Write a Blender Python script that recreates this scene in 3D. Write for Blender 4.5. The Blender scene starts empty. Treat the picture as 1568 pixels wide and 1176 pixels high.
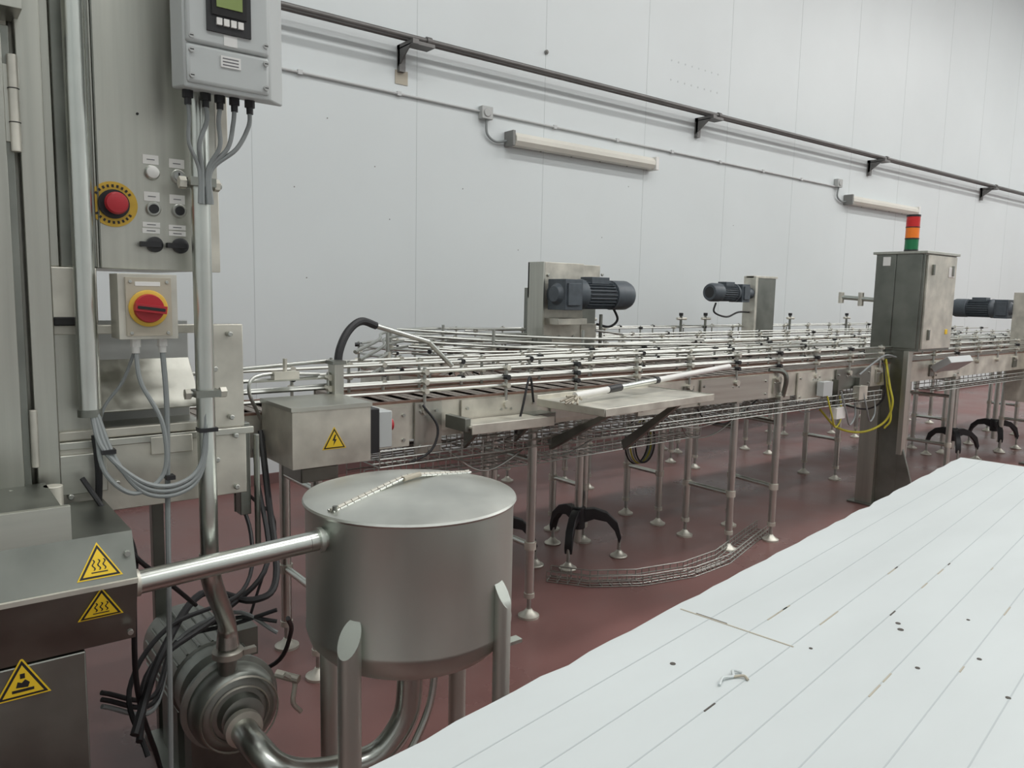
import bpy, math, random
from mathutils import Vector, Matrix
random.seed(7)
V=Vector
# ---------------------------------------------------------------- materials
def mat(name,col,rough=.5,metal=0,noise=.0,nscale=(5,5,5),bump=0,emis=None,spec=.5,ndetail=4,rvar=0):
    m=bpy.data.materials.new(name);m.use_nodes=True;nt=m.node_tree
    b=nt.nodes["Principled BSDF"];b.inputs["Base Color"].default_value=(*col,1)
    b.inputs["Roughness"].default_value=rough;b.inputs["Metallic"].default_value=metal
    b.inputs["Specular IOR Level"].default_value=spec
    if emis: b.inputs["Emission Color"].default_value=(*emis[0],1);b.inputs["Emission Strength"].default_value=emis[1]
    if noise or bump or rvar:
        tc=nt.nodes.new("ShaderNodeTexCoord");mp=nt.nodes.new("ShaderNodeMapping");mp.inputs["Scale"].default_value=nscale
        nz=nt.nodes.new("ShaderNodeTexNoise");nz.inputs["Scale"].default_value=1;nz.inputs["Detail"].default_value=ndetail
        nt.links.new(tc.outputs["Object"],mp.inputs[0]);nt.links.new(mp.outputs[0],nz.inputs["Vector"])
        if noise:
            cr=nt.nodes.new("ShaderNodeMapRange");cr.inputs["From Min"].default_value=.3;cr.inputs["From Max"].default_value=.7
            cr.inputs["To Min"].default_value=1-noise;cr.inputs["To Max"].default_value=1+noise
            mx=nt.nodes.new("ShaderNodeVectorMath");mx.operation='SCALE';mx.inputs[0].default_value=col
            nt.links.new(nz.outputs["Fac"],cr.inputs["Value"]);nt.links.new(cr.outputs[0],mx.inputs["Scale"]);nt.links.new(mx.outputs[0],b.inputs["Base Color"])
        if rvar:
            rr=nt.nodes.new("ShaderNodeMapRange");rr.inputs["From Min"].default_value=.3;rr.inputs["From Max"].default_value=.7
            rr.inputs["To Min"].default_value=max(0,rough-rvar);rr.inputs["To Max"].default_value=rough+rvar
            nt.links.new(nz.outputs["Fac"],rr.inputs["Value"]);nt.links.new(rr.outputs[0],b.inputs["Roughness"])
        if bump:
            bp=nt.nodes.new("ShaderNodeBump");bp.inputs["Strength"].default_value=bump;bp.inputs["Distance"].default_value=.01
            nt.links.new(nz.outputs["Fac"],bp.inputs["Height"]);nt.links.new(bp.outputs[0],b.inputs["Normal"])
    return m
STEEL=mat("brushed_steel",(.51,.51,.46),.38,1,.08,(50,50,1.5),.012,rvar=.06)
STEELH=mat("brushed_steel_horizontal",(.53,.53,.48),.38,1,.08,(2,2,40),.012,rvar=.06)
STEELW=mat("matte_tank_steel",(.62,.655,.605),.47,1,.08,(4,4,1.5),.015,rvar=.06)
STEELD=mat("dark_steel",(.255,.265,.24),.42,1,.2,(5,5,5),.02,rvar=.1)
STEELL=mat("light_worn_steel",(.64,.62,.55),.48,.75,.18,(9,9,9),.03,rvar=.1)
PIPE=mat("polished_tube",(.62,.645,.605),.28,1,.06,(8,8,8))
ROD=mat("rail_rod",(.48,.49,.46),.4,1)
CAST=mat("cast_steel",(.38,.40,.37),.45,1,.15,(12,12,12),.05)
BLACK=mat("black_plastic",(.018,.018,.02),.45)
RUBBER=mat("black_cable_rubber",(.02,.02,.022),.55)
GREYC=mat("grey_cable",(.26,.28,.28),.5)
GREYP=mat("grey_plastic",(.45,.46,.45),.45,0,.03)
LGREY=mat("light_grey_enclosure",(.50,.525,.52),.5,0,.04,(3,3,3))
WHITEP=mat("white_plastic",(.78,.77,.74),.45,0,.05,(6,6,6))
CREAM=mat("aged_white_diffuser",(.72,.70,.63),.4,0,.06,(2,2,2))
YEL=mat("warning_yellow",(.85,.58,.03),.45)
YELE=mat("estop_yellow",(.66,.42,.05),.5,0,.1,(30,30,30))
RED=mat("red_plastic",(.42,.02,.03),.4)
ORG=mat("amber_lens",(.90,.22,.02),.25)
GRN=mat("green_lens",(.01,.16,.06),.25)
REDL=mat("red_lens",(.6,.02,.02),.25)
LCD=mat("lcd_green",(.24,.31,.10),.3)
MOTOR=mat("motor_blue_grey",(.075,.09,.105),.45,0,.15,(20,20,20))
BELT=mat("brown_chain",(.19,.11,.08),.5,0,.2,(30,30,30))
SLAT=mat("chain_slat",(.30,.265,.235),.45,.6,.2,(20,20,20))
DARK=mat("dark_gap",(.02,.02,.02),.8)
YCAB=mat("yellow_cable",(.55,.50,.05),.5)
PAPER=mat("label_paper",(.75,.75,.73),.7)
PRINT=mat("label_print",(.15,.15,.16),.7)
FIXG=mat("fixture_end_grey",(.22,.22,.21),.5)
RAIL=mat("galvanised_dark_pipe",(.18,.175,.17),.5,.6,.15,(3,3,3))
CONDUIT=mat("white_conduit",(.55,.56,.56),.5)
PANEL=mat("insulated_panel_white",(.595,.635,.635),.45,0,.05,(1.2,4,1.2),.02)
PANELE=mat("panel_edge_foam",(.55,.55,.50),.8,0,.2,(15,15,15),.3)
PANELS=mat("panel_groove",(.47,.51,.52),.6)
DIRT=mat("dirt_spot",(.10,.09,.08),.9)
RUSTY=mat("stain_beige",(.45,.41,.33),.6)
# ---------------------------------------------------------------- mesh builder
class B:
    def __init__(s): s.v=[];s.f=[];s.m=[];s.mats=[]
    def mi(s,m):
        if m not in s.mats: s.mats.append(m)
        return s.mats.index(m)
    def add(s,vs,fs,m):
        o=len(s.v);s.v+= [tuple(x) for x in vs];k=s.mi(m)
        for f in fs: s.f.append([i+o for i in f]);s.m.append(k)
        return s
    def box(s,x0,x1,y0,y1,z0,z1,m,M=None):
        vs=[V((x,y,z)) for x in(x0,x1) for y in(y0,y1) for z in(z0,z1)]
        if M: vs=[M@q for q in vs]
        return s.add(vs,[(0,1,3,2),(4,6,7,5),(0,4,5,1),(2,3,7,6),(0,2,6,4),(1,5,7,3)],m)
    def prism(s,pts,ext,m):
        n=len(pts);p=[V(a) for a in pts];e=V(ext)
        return s.add(p+[a+e for a in p],[tuple(range(n))[::-1],tuple(range(n,2*n))]+[(i,(i+1)%n,n+(i+1)%n,n+i) for i in range(n)],m)
    def lathe(s,p0,d,prof,m,seg=28,cap=True):
        p0=V(p0);d=V(d).normalized();a=d.orthogonal().normalized();b=d.cross(a)
        vs=[];fs=[]
        for (t,r) in prof:
            for i in range(seg):
                g=2*math.pi*i/seg;vs.append(p0+d*t+(a*math.cos(g)+b*math.sin(g))*r)
        for k in range(len(prof)-1):
            for i in range(seg):
                j=(i+1)%seg;fs.append((k*seg+i,k*seg+j,(k+1)*seg+j,(k+1)*seg+i))
        if cap:
            fs.append(tuple(range(seg))[::-1]);L=(len(prof)-1)*seg;fs.append(tuple(range(L,L+seg)))
        return s.add(vs,fs,m)
    def cyl(s,p1,p2,r,m,r2=None,seg=16):
        p1=V(p1);p2=V(p2);L=(p2-p1).length
        return s.lathe(p1,p2-p1,[(0,r),(L,r if r2 is None else r2)],m,seg)
    def tube(s,pts,r,m,seg=8,n=7,smooth=True):
        P=[V(a) for a in pts]
        if smooth and len(P)>2:
            Q=[P[0]*2-P[1]]+P+[P[-1]*2-P[-2]];out=[]
            for i in range(1,len(Q)-2):
                a,b,c,d=Q[i-1:i+3]
                for k in range(n):
                    t=k/n;out.append(.5*((2*b)+(c-a)*t+(2*a-5*b+4*c-d)*t*t+(3*b-a-3*c+d)*t**3))
            out.append(P[-1]);P=out
        vs=[];fs=[];nrm=None;N=len(P)
        for i,p in enumerate(P):
            t=(P[min(i+1,N-1)]-P[max(i-1,0)]).normalized()
            nrm=t.orthogonal().normalized() if nrm is None else (nrm-t*nrm.dot(t)).normalized()
            b=t.cross(nrm)
            for k in range(seg):
                g=2*math.pi*k/seg;vs.append(p+(nrm*math.cos(g)+b*math.sin(g))*r)
        for i in range(N-1):
            for k in range(seg):
                j=(k+1)%seg;fs.append((i*seg+k,i*seg+j,(i+1)*seg+j,(i+1)*seg+k))
        fs.append(tuple(range(seg))[::-1]);fs.append(tuple(range((N-1)*seg,N*seg)))
        return s.add(vs,fs,m)
    def hsweep(s,pts,prof,m):
        N=len(pts);n=len(prof);vs=[];fs=[]
        for i,p in enumerate(pts):
            t=(pts[min(i+1,N-1)]-pts[max(i-1,0)]);t.z=0;t.normalize();nn=V((-t.y,t.x,0))
            for a,b in prof: vs.append(p+nn*a+V((0,0,b)))
        for i in range(N-1):
            for k in range(n):
                j=(k+1)%n;fs.append((i*n+k,i*n+j,(i+1)*n+j,(i+1)*n+k))
        fs.append(tuple(range(n))[::-1]);fs.append(tuple(range((N-1)*n,N*n)))
        return s.add(vs,fs,m)
    def done(s,name,parent=None,bevel=0,angle=35):
        me=bpy.data.meshes.new(name);me.from_pydata(s.v,[],s.f)
        for m in s.mats: me.materials.append(m)
        me.polygons.foreach_set("material_index",s.m);me.polygons.foreach_set("use_smooth",[True]*len(s.f))
        me.update()
        import bmesh
        bm=bmesh.new();bm.from_mesh(me);bmesh.ops.recalc_face_normals(bm,faces=bm.faces);bm.to_mesh(me);bm.free()
        me.set_sharp_from_angle(angle=math.radians(angle))
        ob=bpy.data.objects.new(name,me);bpy.context.collection.objects.link(ob)
        if bevel:
            md=ob.modifiers.new("bevel",'BEVEL');md.width=bevel;md.segments=2;md.limit_method='ANGLE';md.angle_limit=math.radians(50)
            md.use_clamp_overlap=True
        if parent: ob.parent=parent
        return ob
def empty(name):
    e=bpy.data.objects.new(name,None);bpy.context.collection.objects.link(e);return e
def ring_box(b,x0,x1,y0,y1,z0,z1,w,m):
    b.box(x0,x0+w,y0,y1,z0,z1,m);b.box(x1-w,x1,y0,y1,z0,z1,m)
    b.box(x0+w,x1-w,y0,y1,z0,z0+w,m);b.box(x0+w,x1-w,y0,y1,z1-w,z1,m)
# ---------------------------------------------------------------- room
XL,XR,YF,YB,ZC=-3.0,23.0,-5.0,6.3,8.2
FLOOR=mat("red_resin_floor",(.20,.098,.09),.36,0,.22,(1.3,1.3,1.3),.05,ndetail=9,rvar=.14)
WALL=mat("white_wall_panel",(.67,.71,.715),.42,0,.03,(.6,.6,.6))
SEAM=mat("panel_joint",(.55,.585,.59),.7)
COVE=mat("cove_skirting",(.16,.09,.085),.6)
B().box(XL,XR,YF,YB,-.1,0,FLOOR).done("floor")
b=B();b.box(XL,XR,YB,YB+.1,0,ZC,WALL)
x=2.25-1.53*3
while x<XR:
    b.box(x-.0022,x+.0022,YB-.0015,YB,0.1,ZC,SEAM);x+=1.53
for i in range(8):
    for k in range(2):
        b.cyl((7.25+i*.125,YB,4.42-k*.22),(7.25+i*.125,YB-.0015,4.42-k*.22),.012,SEAM,seg=8)
for (sx,sz) in [(3.35,2.75),(3.5,2.3),(4.3,2.65),(5.0,2.1),(2.6,2.5),(2.7,1.75),(2.9,3.1),(6.2,2.3),(6.6,2.9),(8.6,2.6)]:
    b.cyl((sx,YB,sz),(sx,YB-.0015,sz),.006,FIXG,seg=8)
b.done("wall_back")
B().cyl((5.31,YB-.002,4.12),(5.31,YB-.02,4.12),.022,FIXG,seg=10).cyl((5.31,YB-.02,4.12),(5.31,YB-.03,4.12),.012,FIXG,seg=10).done("wall_plug")
B().box(XL-.1,XL,YF,YB,0,ZC,WALL).done("wall_left")
B().box(XR,XR+.1,YF,YB,0,ZC,WALL).done("wall_right")
B().box(XL,XR,YF-.1,YF,0,ZC,WALL).done("wall_front")
B().box(XL,XR,YF,YB,ZC,ZC+.1,WALL).done("ceiling")
B().box(XL,XR,YB-.02,YB,0,.09,COVE).done("baseboard_back")
YW=YB-.003
b=B()
b.cyl((XL+.01,YB-.20,3.86),(XR-.01,YB-.20,3.86),.023,RAIL);b.cyl((XL+.01,YB-.12,3.86),(XR-.01,YB-.12,3.86),.018,RAIL)
for x in (-.4,3.6,7.75,11.95,16.2,20.4):
    b.box(x-.03,x+.03,YB-.28,YW,3.79,3.83,RAIL);b.box(x-.03,x+.03,YB-.05,YW,3.60,3.83,RAIL);b.box(x+.03,x+.22,YB-.24,YB-.10,3.80,3.83,RAIL)
    b.prism([(x-.03,YB-.25,3.8),(x-.03,YB-.02,3.8),(x-.03,YB-.02,3.64)],(.012,0,0),RAIL)
    b.cyl((x+.15,YB-.2,3.86),(x+.2,YB-.2,3.86),.035,RAIL)
b.box(3.55,3.68,YB-.006,YW,3.50,3.62,RUSTY)
b.done("wall_mounted_pipe_rail")
b=B();b.cyl((XL+.02,YB-.02,3.50),(4.48,YB-.02,3.40),.011,CONDUIT,seg=8);b.cyl((4.60,YB-.02,3.40),(10.99,YB-.02,3.34),.011,CONDUIT,seg=8)
for i in range(14):
    x=-2+i*.93;z=3.50-.1*(x+3)/7.53 if x<4.53 else 3.40-.06*(x-4.53)/6.5
    b.box(x-.02,x+.02,YB-.035,YW,z-.018,z+.018,CONDUIT)
b.tube([(4.54,YB-.04,3.33),(4.56,YB-.03,3.2),(4.66,YB-.03,3.14),(4.79,YB-.04,3.16)],.012,GREYC)
b.tube([(11.06,YB-.04,3.33),(11.06,YB-.03,3.2),(11.18,YB-.03,3.14),(11.29,YB-.04,3.14)],.012,GREYC)
b.done("electrical_conduit")
for x in (4.53,11.05):
    B().box(x-.06,x+.07,YB-.07,YW,3.33,3.45,GREYP).cyl((x,YB-.07,3.39),(x,YB-.08,3.39),.04,GREYP).done("junction_box",bevel=.008)
def fluoro(x0,x1,z):
    b=B();y=YW
    b.box(x0,x1,y-.05,y,z-.055,z+.055,WHITEP)
    b.prism([(x0+.04,y-.05,z-.07),(x0+.04,y-.05,z+.07),(x0+.04,y-.11,z+.06),(x0+.04,y-.14,z+.02),(x0+.04,y-.14,z-.02),(x0+.04,y-.11,z-.06)],(x1-x0-.08,0,0),CREAM)
    b.box(x0-.01,x0+.025,y-.145,y,z-.075,z+.075,FIXG);b.box(x1-.04,x1+.01,y-.145,y,z-.075,z+.075,WHITEP)
    for i in (1,2,3,4):
        xx=x0+(x1-x0)*i/5;b.box(xx-.012,xx+.012,y-.06,y-.045,z-.075,z+.075,FIXG)
    b.done("fluorescent_light_fixture",bevel=.006)
fluoro(4.80,6.93,3.18);fluoro(11.3,13.5,3.17)
# ---------------------------------------------------------------- stickers
def tri_sticker(b,c,s,tilt,kind,n=(0,-1,0)):
    M=Matrix.Translation(c)@Matrix.Rotation(tilt,4,'X')
    def pr(pts,y,th,m): 
        P=[M@V((p[0]*s,y,p[1]*s)) for p in pts];e=(M.to_3x3()@V((0,-th,0)));b.prism(P,e,m)
    pr([(-.56,-.40),(.56,-.40),(0,.58)],0,.0012,YEL)
    pr([(-.50,-.365),(.50,-.365),(0,.51)],-.0012,.0006,BLACK)
    pr([(-.41,-.315),(.41,-.315),(0,.40)],-.0018,.0006,YEL)
    if kind=='hot':
        for dx in(-.13,0,.13):
            pts=[]
            for i in range(9):
                z=-.17+i*.036;pts.append((dx+.03*math.sin(i*1.2),z))
            L=[(p[0]-.018,p[1]) for p in pts]+[(p[0]+.018,p[1]) for p in pts[::-1]];pr(L,-.0024,.0005,BLACK)
        pr([(-.2,-.24),(.2,-.24),(.2,-.21),(-.2,-.21)],-.0024,.0005,BLACK)
    elif kind=='bolt':
        pr([(.03,.25),(-.10,-.03),(-.01,-.03),(-.05,-.25),(.11,.03),(.02,.03),(.08,.22)],-.0024,.0005,BLACK)
    else:
        pr([(-.22,-.24),(.22,-.24),(.22,-.17),(-.22,-.17)],-.0024,.0005,BLACK)
        pr([(-.14,-.12),(.10,-.15),(.14,-.04),(.05,.05),(-.02,-.02),(-.10,.02)],-.0024,.0005,BLACK)
        pr([(-.05,.08),(.05,.08),(.05,.2),(-.05,.2)],-.0024,.0005,BLACK)
# ---------------------------------------------------------------- left machine
mach=empty("filling_machine")
b=B()
b.box(-.9,.205,2.06,3.1,1.12,3.1,STEEL)
b.box(.205,.36,2.075,3.1,1.12,3.1,STEEL)
b.box(.213,.262,2.03,2.075,1.10,3.1,STEEL)
b.box(.283,.36,2.05,2.08,1.69,3.1,STEELD)
b.box(.262,.283,2.055,2.08,1.69,3.1,STEEL)
b.box(.235,.355,2.04,2.08,1.56,1.69,STEELL)
b.box(.262,.31,2.035,2.045,1.555,1.575,DARK)
b.box(-.9,.25,1.72,2.42,0,.90,STEELD)
b.box(-.9,-.5,2.4,3.1,0,1.12,STEELD);b.box(-.9,-.1,2.42,3.0,.2,1.12,STEELD)
b.done("frame",mach,.003)
b=B();b.box(-.85,.20,2.0,2.06,1.17,2.19,STEELD);b.box(-.85,.185,1.99,2.0,1.19,2.17,STEEL)
b.box(-.85,.222,1.95,2.06,2.215,2.30,STEEL);b.box(-.85,.232,1.97,2.06,2.30,3.1,STEELD)
b.cyl((.203,1.992,1.93),(.203,1.992,2.13),.010,STEELL);b.box(.185,.215,1.995,2.01,1.95,2.11,STEEL)
b.cyl((.208,1.99,1.24),(.208,1.99,1.37),.008,STEELL)
for z in (1.99,2.06): b.cyl((.203,1.992,z),(.203,1.992,z+.002),.0115,DARK)
b.cyl((.15,1.96,1.19),(.24,1.96,1.17),.012,PIPE);b.cyl((.235,1.96,1.15),(.235,1.96,1.20),.02,STEELL)
b.done("door",mach,.002)
b=B();b.cyl((.322,2.0,1.36),(.322,2.0,3.1),.0225,PIPE,seg=24)
b.cyl((.322,2.0,1.345),(.322,2.0,1.362),.026,STEELD,seg=24)
b.cyl((.322,2.0,1.5),(.322,2.08,1.5),.01,PIPE)
b.done("vertical_grab_tube",mach)
b=B();b.box(.36,.598,2.06,2.5,1.69,3.1,STEEL)
b.box(.365,.37,2.055,2.06,1.69,3.1,STEELD);b.box(.592,.598,2.05,2.06,1.70,3.1,STEELL)
b.box(.598,.66,2.10,2.115,1.69,1.93,STEELL);b.box(.61,.635,2.095,2.10,1.95,3.0,STEELD)
b.box(.655,.69,2.11,2.12,2.0,2.16,STEELL);b.box(.598,.66,2.11,2.12,1.93,2.3,STEELH)
b.done("control_cabinet",mach,.002)
b=B();y=2.06;c=V((.400,y,1.842))
b.cyl(c,c+V((0,-.004,0)),.053,YELE,seg=36)
b.cyl(c+V((0,-.004,0)),c+V((0,-.012,0)),.034,BLACK,seg=28)
b.lathe(c+V((0,-.012,0)),(0,-1,0),[(0,.016),(.012,.017),(.016,.024),(.026,.026),(.033,.022),(.036,.012)],RED,28)
for i in range(9):
    g=math.radians(35+i*14)
    for s in (1,-1):
        p=c+V((math.cos(g)*.043,-.0045,s*math.sin(g)*.043));b.box(-.0025,.0025,-.0006,0,-.0032,.0032,BLACK,Matrix.Translation(p)@Matrix.Rotation(-s*(g-math.pi/2) ,4,'Y'))
def tag(x,z,w=.036,h=.017,m=WHITEP):
    b.box(x-w/2,x+w/2,y-.002,y,z-h/2,z+h/2,m);b.box(x-w*.25,x+w*.25,y-.0025,y-.002,z-.001,z+.001,PRINT)
def bez(x,z,r=.016): b.lathe((x,y,z),(0,-1,0),[(0,r),(.006,r),(.009,r*.85),(.009,r*.7)],ROD,24)
bez(.488,1.925,.0175);b.lathe((.488,y-.009,1.925),(0,-1,0),[(0,.014),(.006,.014),(.008,.010)],WHITEP,24)
bez(.548,1.922,.0175);b.cyl((.548,y-.009,1.922),(.548,y-.014,1.922),.011,GREYP);b.box(.5465,.5495,y-.016,y-.014,1.914,1.93,DARK)
for x in (.488,.548):
    bez(x,1.838,.0175);b.cyl((x,y-.009,1.838),(x,y-.015,1.838),.011,BLACK)
    b.lathe((x,y,1.752),(0,-1,0),[(0,.019),(.012,.019),(.014,.015)],BLACK,24);b.box(x-.036,x+.010,y-.030,y-.012,1.745,1.757,BLACK,)
tag(.486,1.956,.036,.022);tag(.546,1.953,.036,.022)
tag(.486,1.868,.036,.022);tag(.545,1.866,.036,.022);tag(.483,1.80,.04,.012);tag(.543,1.797,.04,.012)
tag(.482,1.785,.04,.012);tag(.543,1.782,.04,.012)
b.cyl((.46,y,2.06),(.46,y-.003,2.06),.003,DARK,seg=8)
b.done("pushbuttons",mach)
b=B();b.box(.385,.515,1.97,2.06,1.525,1.678,STEELL);b.box(.40,.50,1.962,1.97,1.533,1.67,RUSTY)
c=V((.447,1.962,1.598));b.lathe(c,(0,-1,0),[(0,.043),(.006,.043),(.008,.039)],YELE,36);b.lathe(c+V((0,-.008,0)),(0,-1,0),[(0,.034),(.010,.032)],RED,32)
b.box(-.034,.034,-.035,-.016,-.009,.009,RED,Matrix.Translation(c)@Matrix.Rotation(.12,4,'Y'))
b.box(-.030,.030,-.0365,-.035,-.0035,.0035,DARK,Matrix.Translation(c)@Matrix.Rotation(.12,4,'Y'))
for (x,z) in [(.41,1.66),(.49,1.66),(.41,1.54),(.49,1.54)]: b.cyl((x,1.962,z),(x,1.959,z),.004,ROD,seg=8)
b.box(.42,.475,1.961,1.962,1.650,1.660,PAPER)
for x in (.425,.485):
    b.cyl((x,2.0,1.525),(x,2.0,1.505),.012,WHITEP,seg=8);b.cyl((x,2.0,1.505),(x,2.0,1.49),.009,WHITEP)
b.done("isolator_switch",mach,.004)
b=B();ring_box(b,.24,.70,2.06,2.085,1.28,1.555,.022,STEELL)
b.box(.595,.70,2.055,2.08,1.28,1.555,STEELL);b.box(.24,.60,2.20,2.21,1.28,1.56,GREYP);b.box(.24,.6,2.08,2.2,1.285,1.30,STEEL)
b.prism([(.26,2.09,1.34),(.60,2.09,1.34),(.60,2.2,1.46),(.26,2.2,1.46)],(0,.004,-.004),STEEL)
b.box(.24,.70,2.045,2.30,1.10,1.275,STEELL);b.box(.24,.72,2.04,2.05,1.262,1.280,STEELH)
b.box(.24,.36,2.035,2.045,1.155,1.25,STEELH);b.box(.46,.56,2.038,2.045,1.23,1.275,STEELL)
for (x,z) in [(.28,1.15),(.38,1.17),(.50,1.14),(.62,1.2),(.67,1.12),(.67,1.26),(.66,1.53),(.66,1.31),(.62,1.44)]: b.cyl((x,2.055,z),(x,2.03,z),.007,ROD,seg=10)
b.box(.70,.73,2.1,2.14,1.02,1.28,STEELD);b.cyl((.74,2.08,.93),(.74,2.08,1.25),.008,STEELD)
b.prism([(.27,2.0,1.12),(.33,2.0,1.12),(.36,2.0,.98),(.26,2.0,.98)],(0,.1,0),STEELD)
for x in (.3,.67): b.box(x-.02,x+.02,2.9,2.94,0,1.12,STEELD)
b.box(.24,.70,2.3,3.1,1.1,1.13,STEELD)
b.done("discharge_chute",mach,.002)
b=B()
b.prism([(-.9,1.72,1.14),(-.9,1.68,1.045),(-.9,1.72,.905),(-.9,2.02,.88),(-.9,2.02,1.14)],(1.245,0,0),STEELD)
b.box(-.9,.225,1.74,2.0,1.14,1.20,STEELD);b.box(-.9,.235,1.72,1.735,1.14,1.21,STEELH)
b.box(-.9,.345,1.674,1.682,1.040,1.050,STEELL)
tri_sticker(b,V((.277,1.698,1.088)),.075,math.atan2(-.04,.095),'hot')
tri_sticker(b,V((.277,1.690,1.003)),.075,math.atan2(.04,.14),'hot')
tri_sticker(b,V((.138,1.718,.870)),.085,0,'crush')
b.cyl((.34,1.86,.972),(.362,1.86,.972),.032,STEELL)
for z in (.93,1.10): b.cyl((.33,1.70,z),(.33,1.69,z),.006,ROD,seg=8)
b.done("heated_trough",mach,.002)
b=B()
for k,o in enumerate((0,.012,.024)):
    b.tube([(.322+o*.4,1.985,1.36),(.34+o,1.96,1.27-o),(.42,1.95,1.185-o),(.50,1.95,1.17-o),(.56,1.96,1.22-o),(.575+o*.5,1.965,1.38)],.0055,GREYC)
b.tube([(.485,2.0,1.495),(.487,1.985,1.35),(.478,1.97,1.1),(.47,1.96,.8),(.465,1.97,.4),(.46,2.0,.01)],.0065,GREYC)
b.tube([(.425,2.0,1.495),(.43,1.98,1.42),(.47,1.96,1.32),(.47,1.96,1.2),(.40,1.95,1.16),(.34,1.96,1.22),(.33,1.98,1.33)],.0055,GREYC)
b.tube([(.425,2.01,1.495),(.40,2.03,1.42),(.36,2.04,1.36),(.34,2.03,1.30)],.004,GREYC)
b.tube([(.30,2.0,1.2),(.34,1.95,1.12),(.40,1.98,1.0),(.50,2.05,.88),(.60,2.2,.75)],.006,RUBBER)
b.tube([(.33,2.0,1.3),(.335,2.0,1.2),(.33,2.02,1.05),(.34,2.05,.95)],.008,RUBBER)
b.tube([(.33,2.0,1.02),(.38,2.0,1.05),(.40,2.0,.98),(.39,2.0,.9)],.014,RUBBER)
b.box(.555,.60,1.955,1.99,1.29,1.30,BLACK);b.box(.475,.495,1.955,1.985,1.18,1.19,BLACK);b.box(.335,.365,1.95,1.98,1.26,1.27,BLACK)
b.done("cable_bundle",mach)
# ---------------------------------------------------------------- process pipe + transmitter
b=B();b.cyl((.578,1.98,.955),(.578,1.98,3.1),.0225,PIPE,seg=24)
b.tube([(.578,1.98,.97),(.578,1.98,.93),(.60,2.03,.86),(.70,2.25,.66),(.715,2.285,.60),(.715,2.29,.55)],.026,PIPE,16,smooth=True)
b.cyl((.54,1.985,1.90),(.63,1.985,1.90),.008,ROD);b.box(.548,.608,1.95,2.01,1.892,1.912,STEELD);b.cyl((.53,1.985,1.90),(.546,1.985,1.90),.015,STEELL,seg=6);b.cyl((.612,1.985,1.9),(.625,1.985,1.9),.015,STEELL,seg=6)
b.cyl((.54,1.985,1.385),(.63,1.985,1.385),.008,ROD);b.box(.548,.608,1.95,2.01,1.378,1.395,STEELD);b.cyl((.53,1.985,1.385),(.543,1.985,1.385),.014,STEELL,seg=6);b.cyl((.615,1.985,1.385),(.63,1.985,1.385),.014,STEELL,seg=6)
b.cyl((.605,1.985,1.9),(.605,2.08,1.9),.007,ROD);b.cyl((.605,1.985,1.385),(.605,2.08,1.385),.007,ROD)
b.done("vertical_process_pipe",bevel=0)
tr=empty("flow_transmitter")
b=B()
def frus(x0,x1,z0,z1,ya,dx0,dx1,dz0,dz1,yb,m):
    b.add([(x0,ya,z0),(x1,ya,z0),(x1,ya,z1),(x0,ya,z1),(x0-dx0,yb,z0-dz0),(x1+dx1,yb,z0-dz0),(x1+dx1,yb,z1+dz1),(x0-dx0,yb,z1+dz1)],
      [(0,1,2,3),(7,6,5,4),(0,4,5,1),(1,5,6,2),(2,6,7,3),(3,7,4,0)],m)
frus(.514,.712,2.095,2.46,1.86,.003,.065,-.012,.01,1.95,LGREY)
frus(.522,.704,2.195,2.45,1.848,.004,.004,.004,.004,1.861,LGREY)
frus(.522,.704,2.108,2.188,1.852,.004,.004,.004,.004,1.861,LGREY)
b.done("enclosure",tr,.007)
b=B();b.box(.562,.661,1.842,1.849,2.222,2.39,BLACK);b.box(.572,.650,1.838,1.843,2.258,2.38,DARK);b.box(.582,.640,1.836,1.839,2.275,2.325,LCD)
for i in range(4): b.box(.582+i*.016,.594+i*.016,1.836,1.843,2.237,2.252,WHITEP)
b.box(.60,.63,1.8465,1.849,2.197,2.22,PAPER);b.box(.593,.638,1.8485,1.8525,2.150,2.175,PAPER)
for i in range(3): b.box(.597,.633,1.848,1.8485,2.154+i*.007,2.1565+i*.007,PRINT)
for (x,z) in [(.529,2.175),(.697,2.175),(.529,2.12),(.697,2.12),(.529,2.205),(.697,2.215)]: b.cyl((x,1.853,z),(x,1.845,z),.006,GREYP,seg=12);b.box(x-.004,x+.004,1.8445,1.846,z-.001,z+.001,DARK)
for x in (.538,.578,.611,.645,.682):
    b.cyl((x,1.92,2.115),(x,1.92,2.085),.012,BLACK,seg=6);b.cyl((x,1.92,2.085),(x,1.92,2.07),.008,BLACK)
b.box(.53,.66,1.95,2.0,2.2,2.5,STEELD)
b.done("display_and_glands",tr)
b=B()
for x,e in ((.538,.568),(.578,.575),(.611,.588),(.645,.592),(.682,.596)):
    b.tube([(x,1.92,2.075),(x+(.002 if x<.6 else -.004),1.92,2.04),((x+e)/2+.012*(1 if x>.6 else -1),1.93,1.985),(e,1.95,1.93),(e,1.952,1.85)],.0055 if x>.56 else .0045,GREYC)
b.done("signal_cables",tr)
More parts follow.
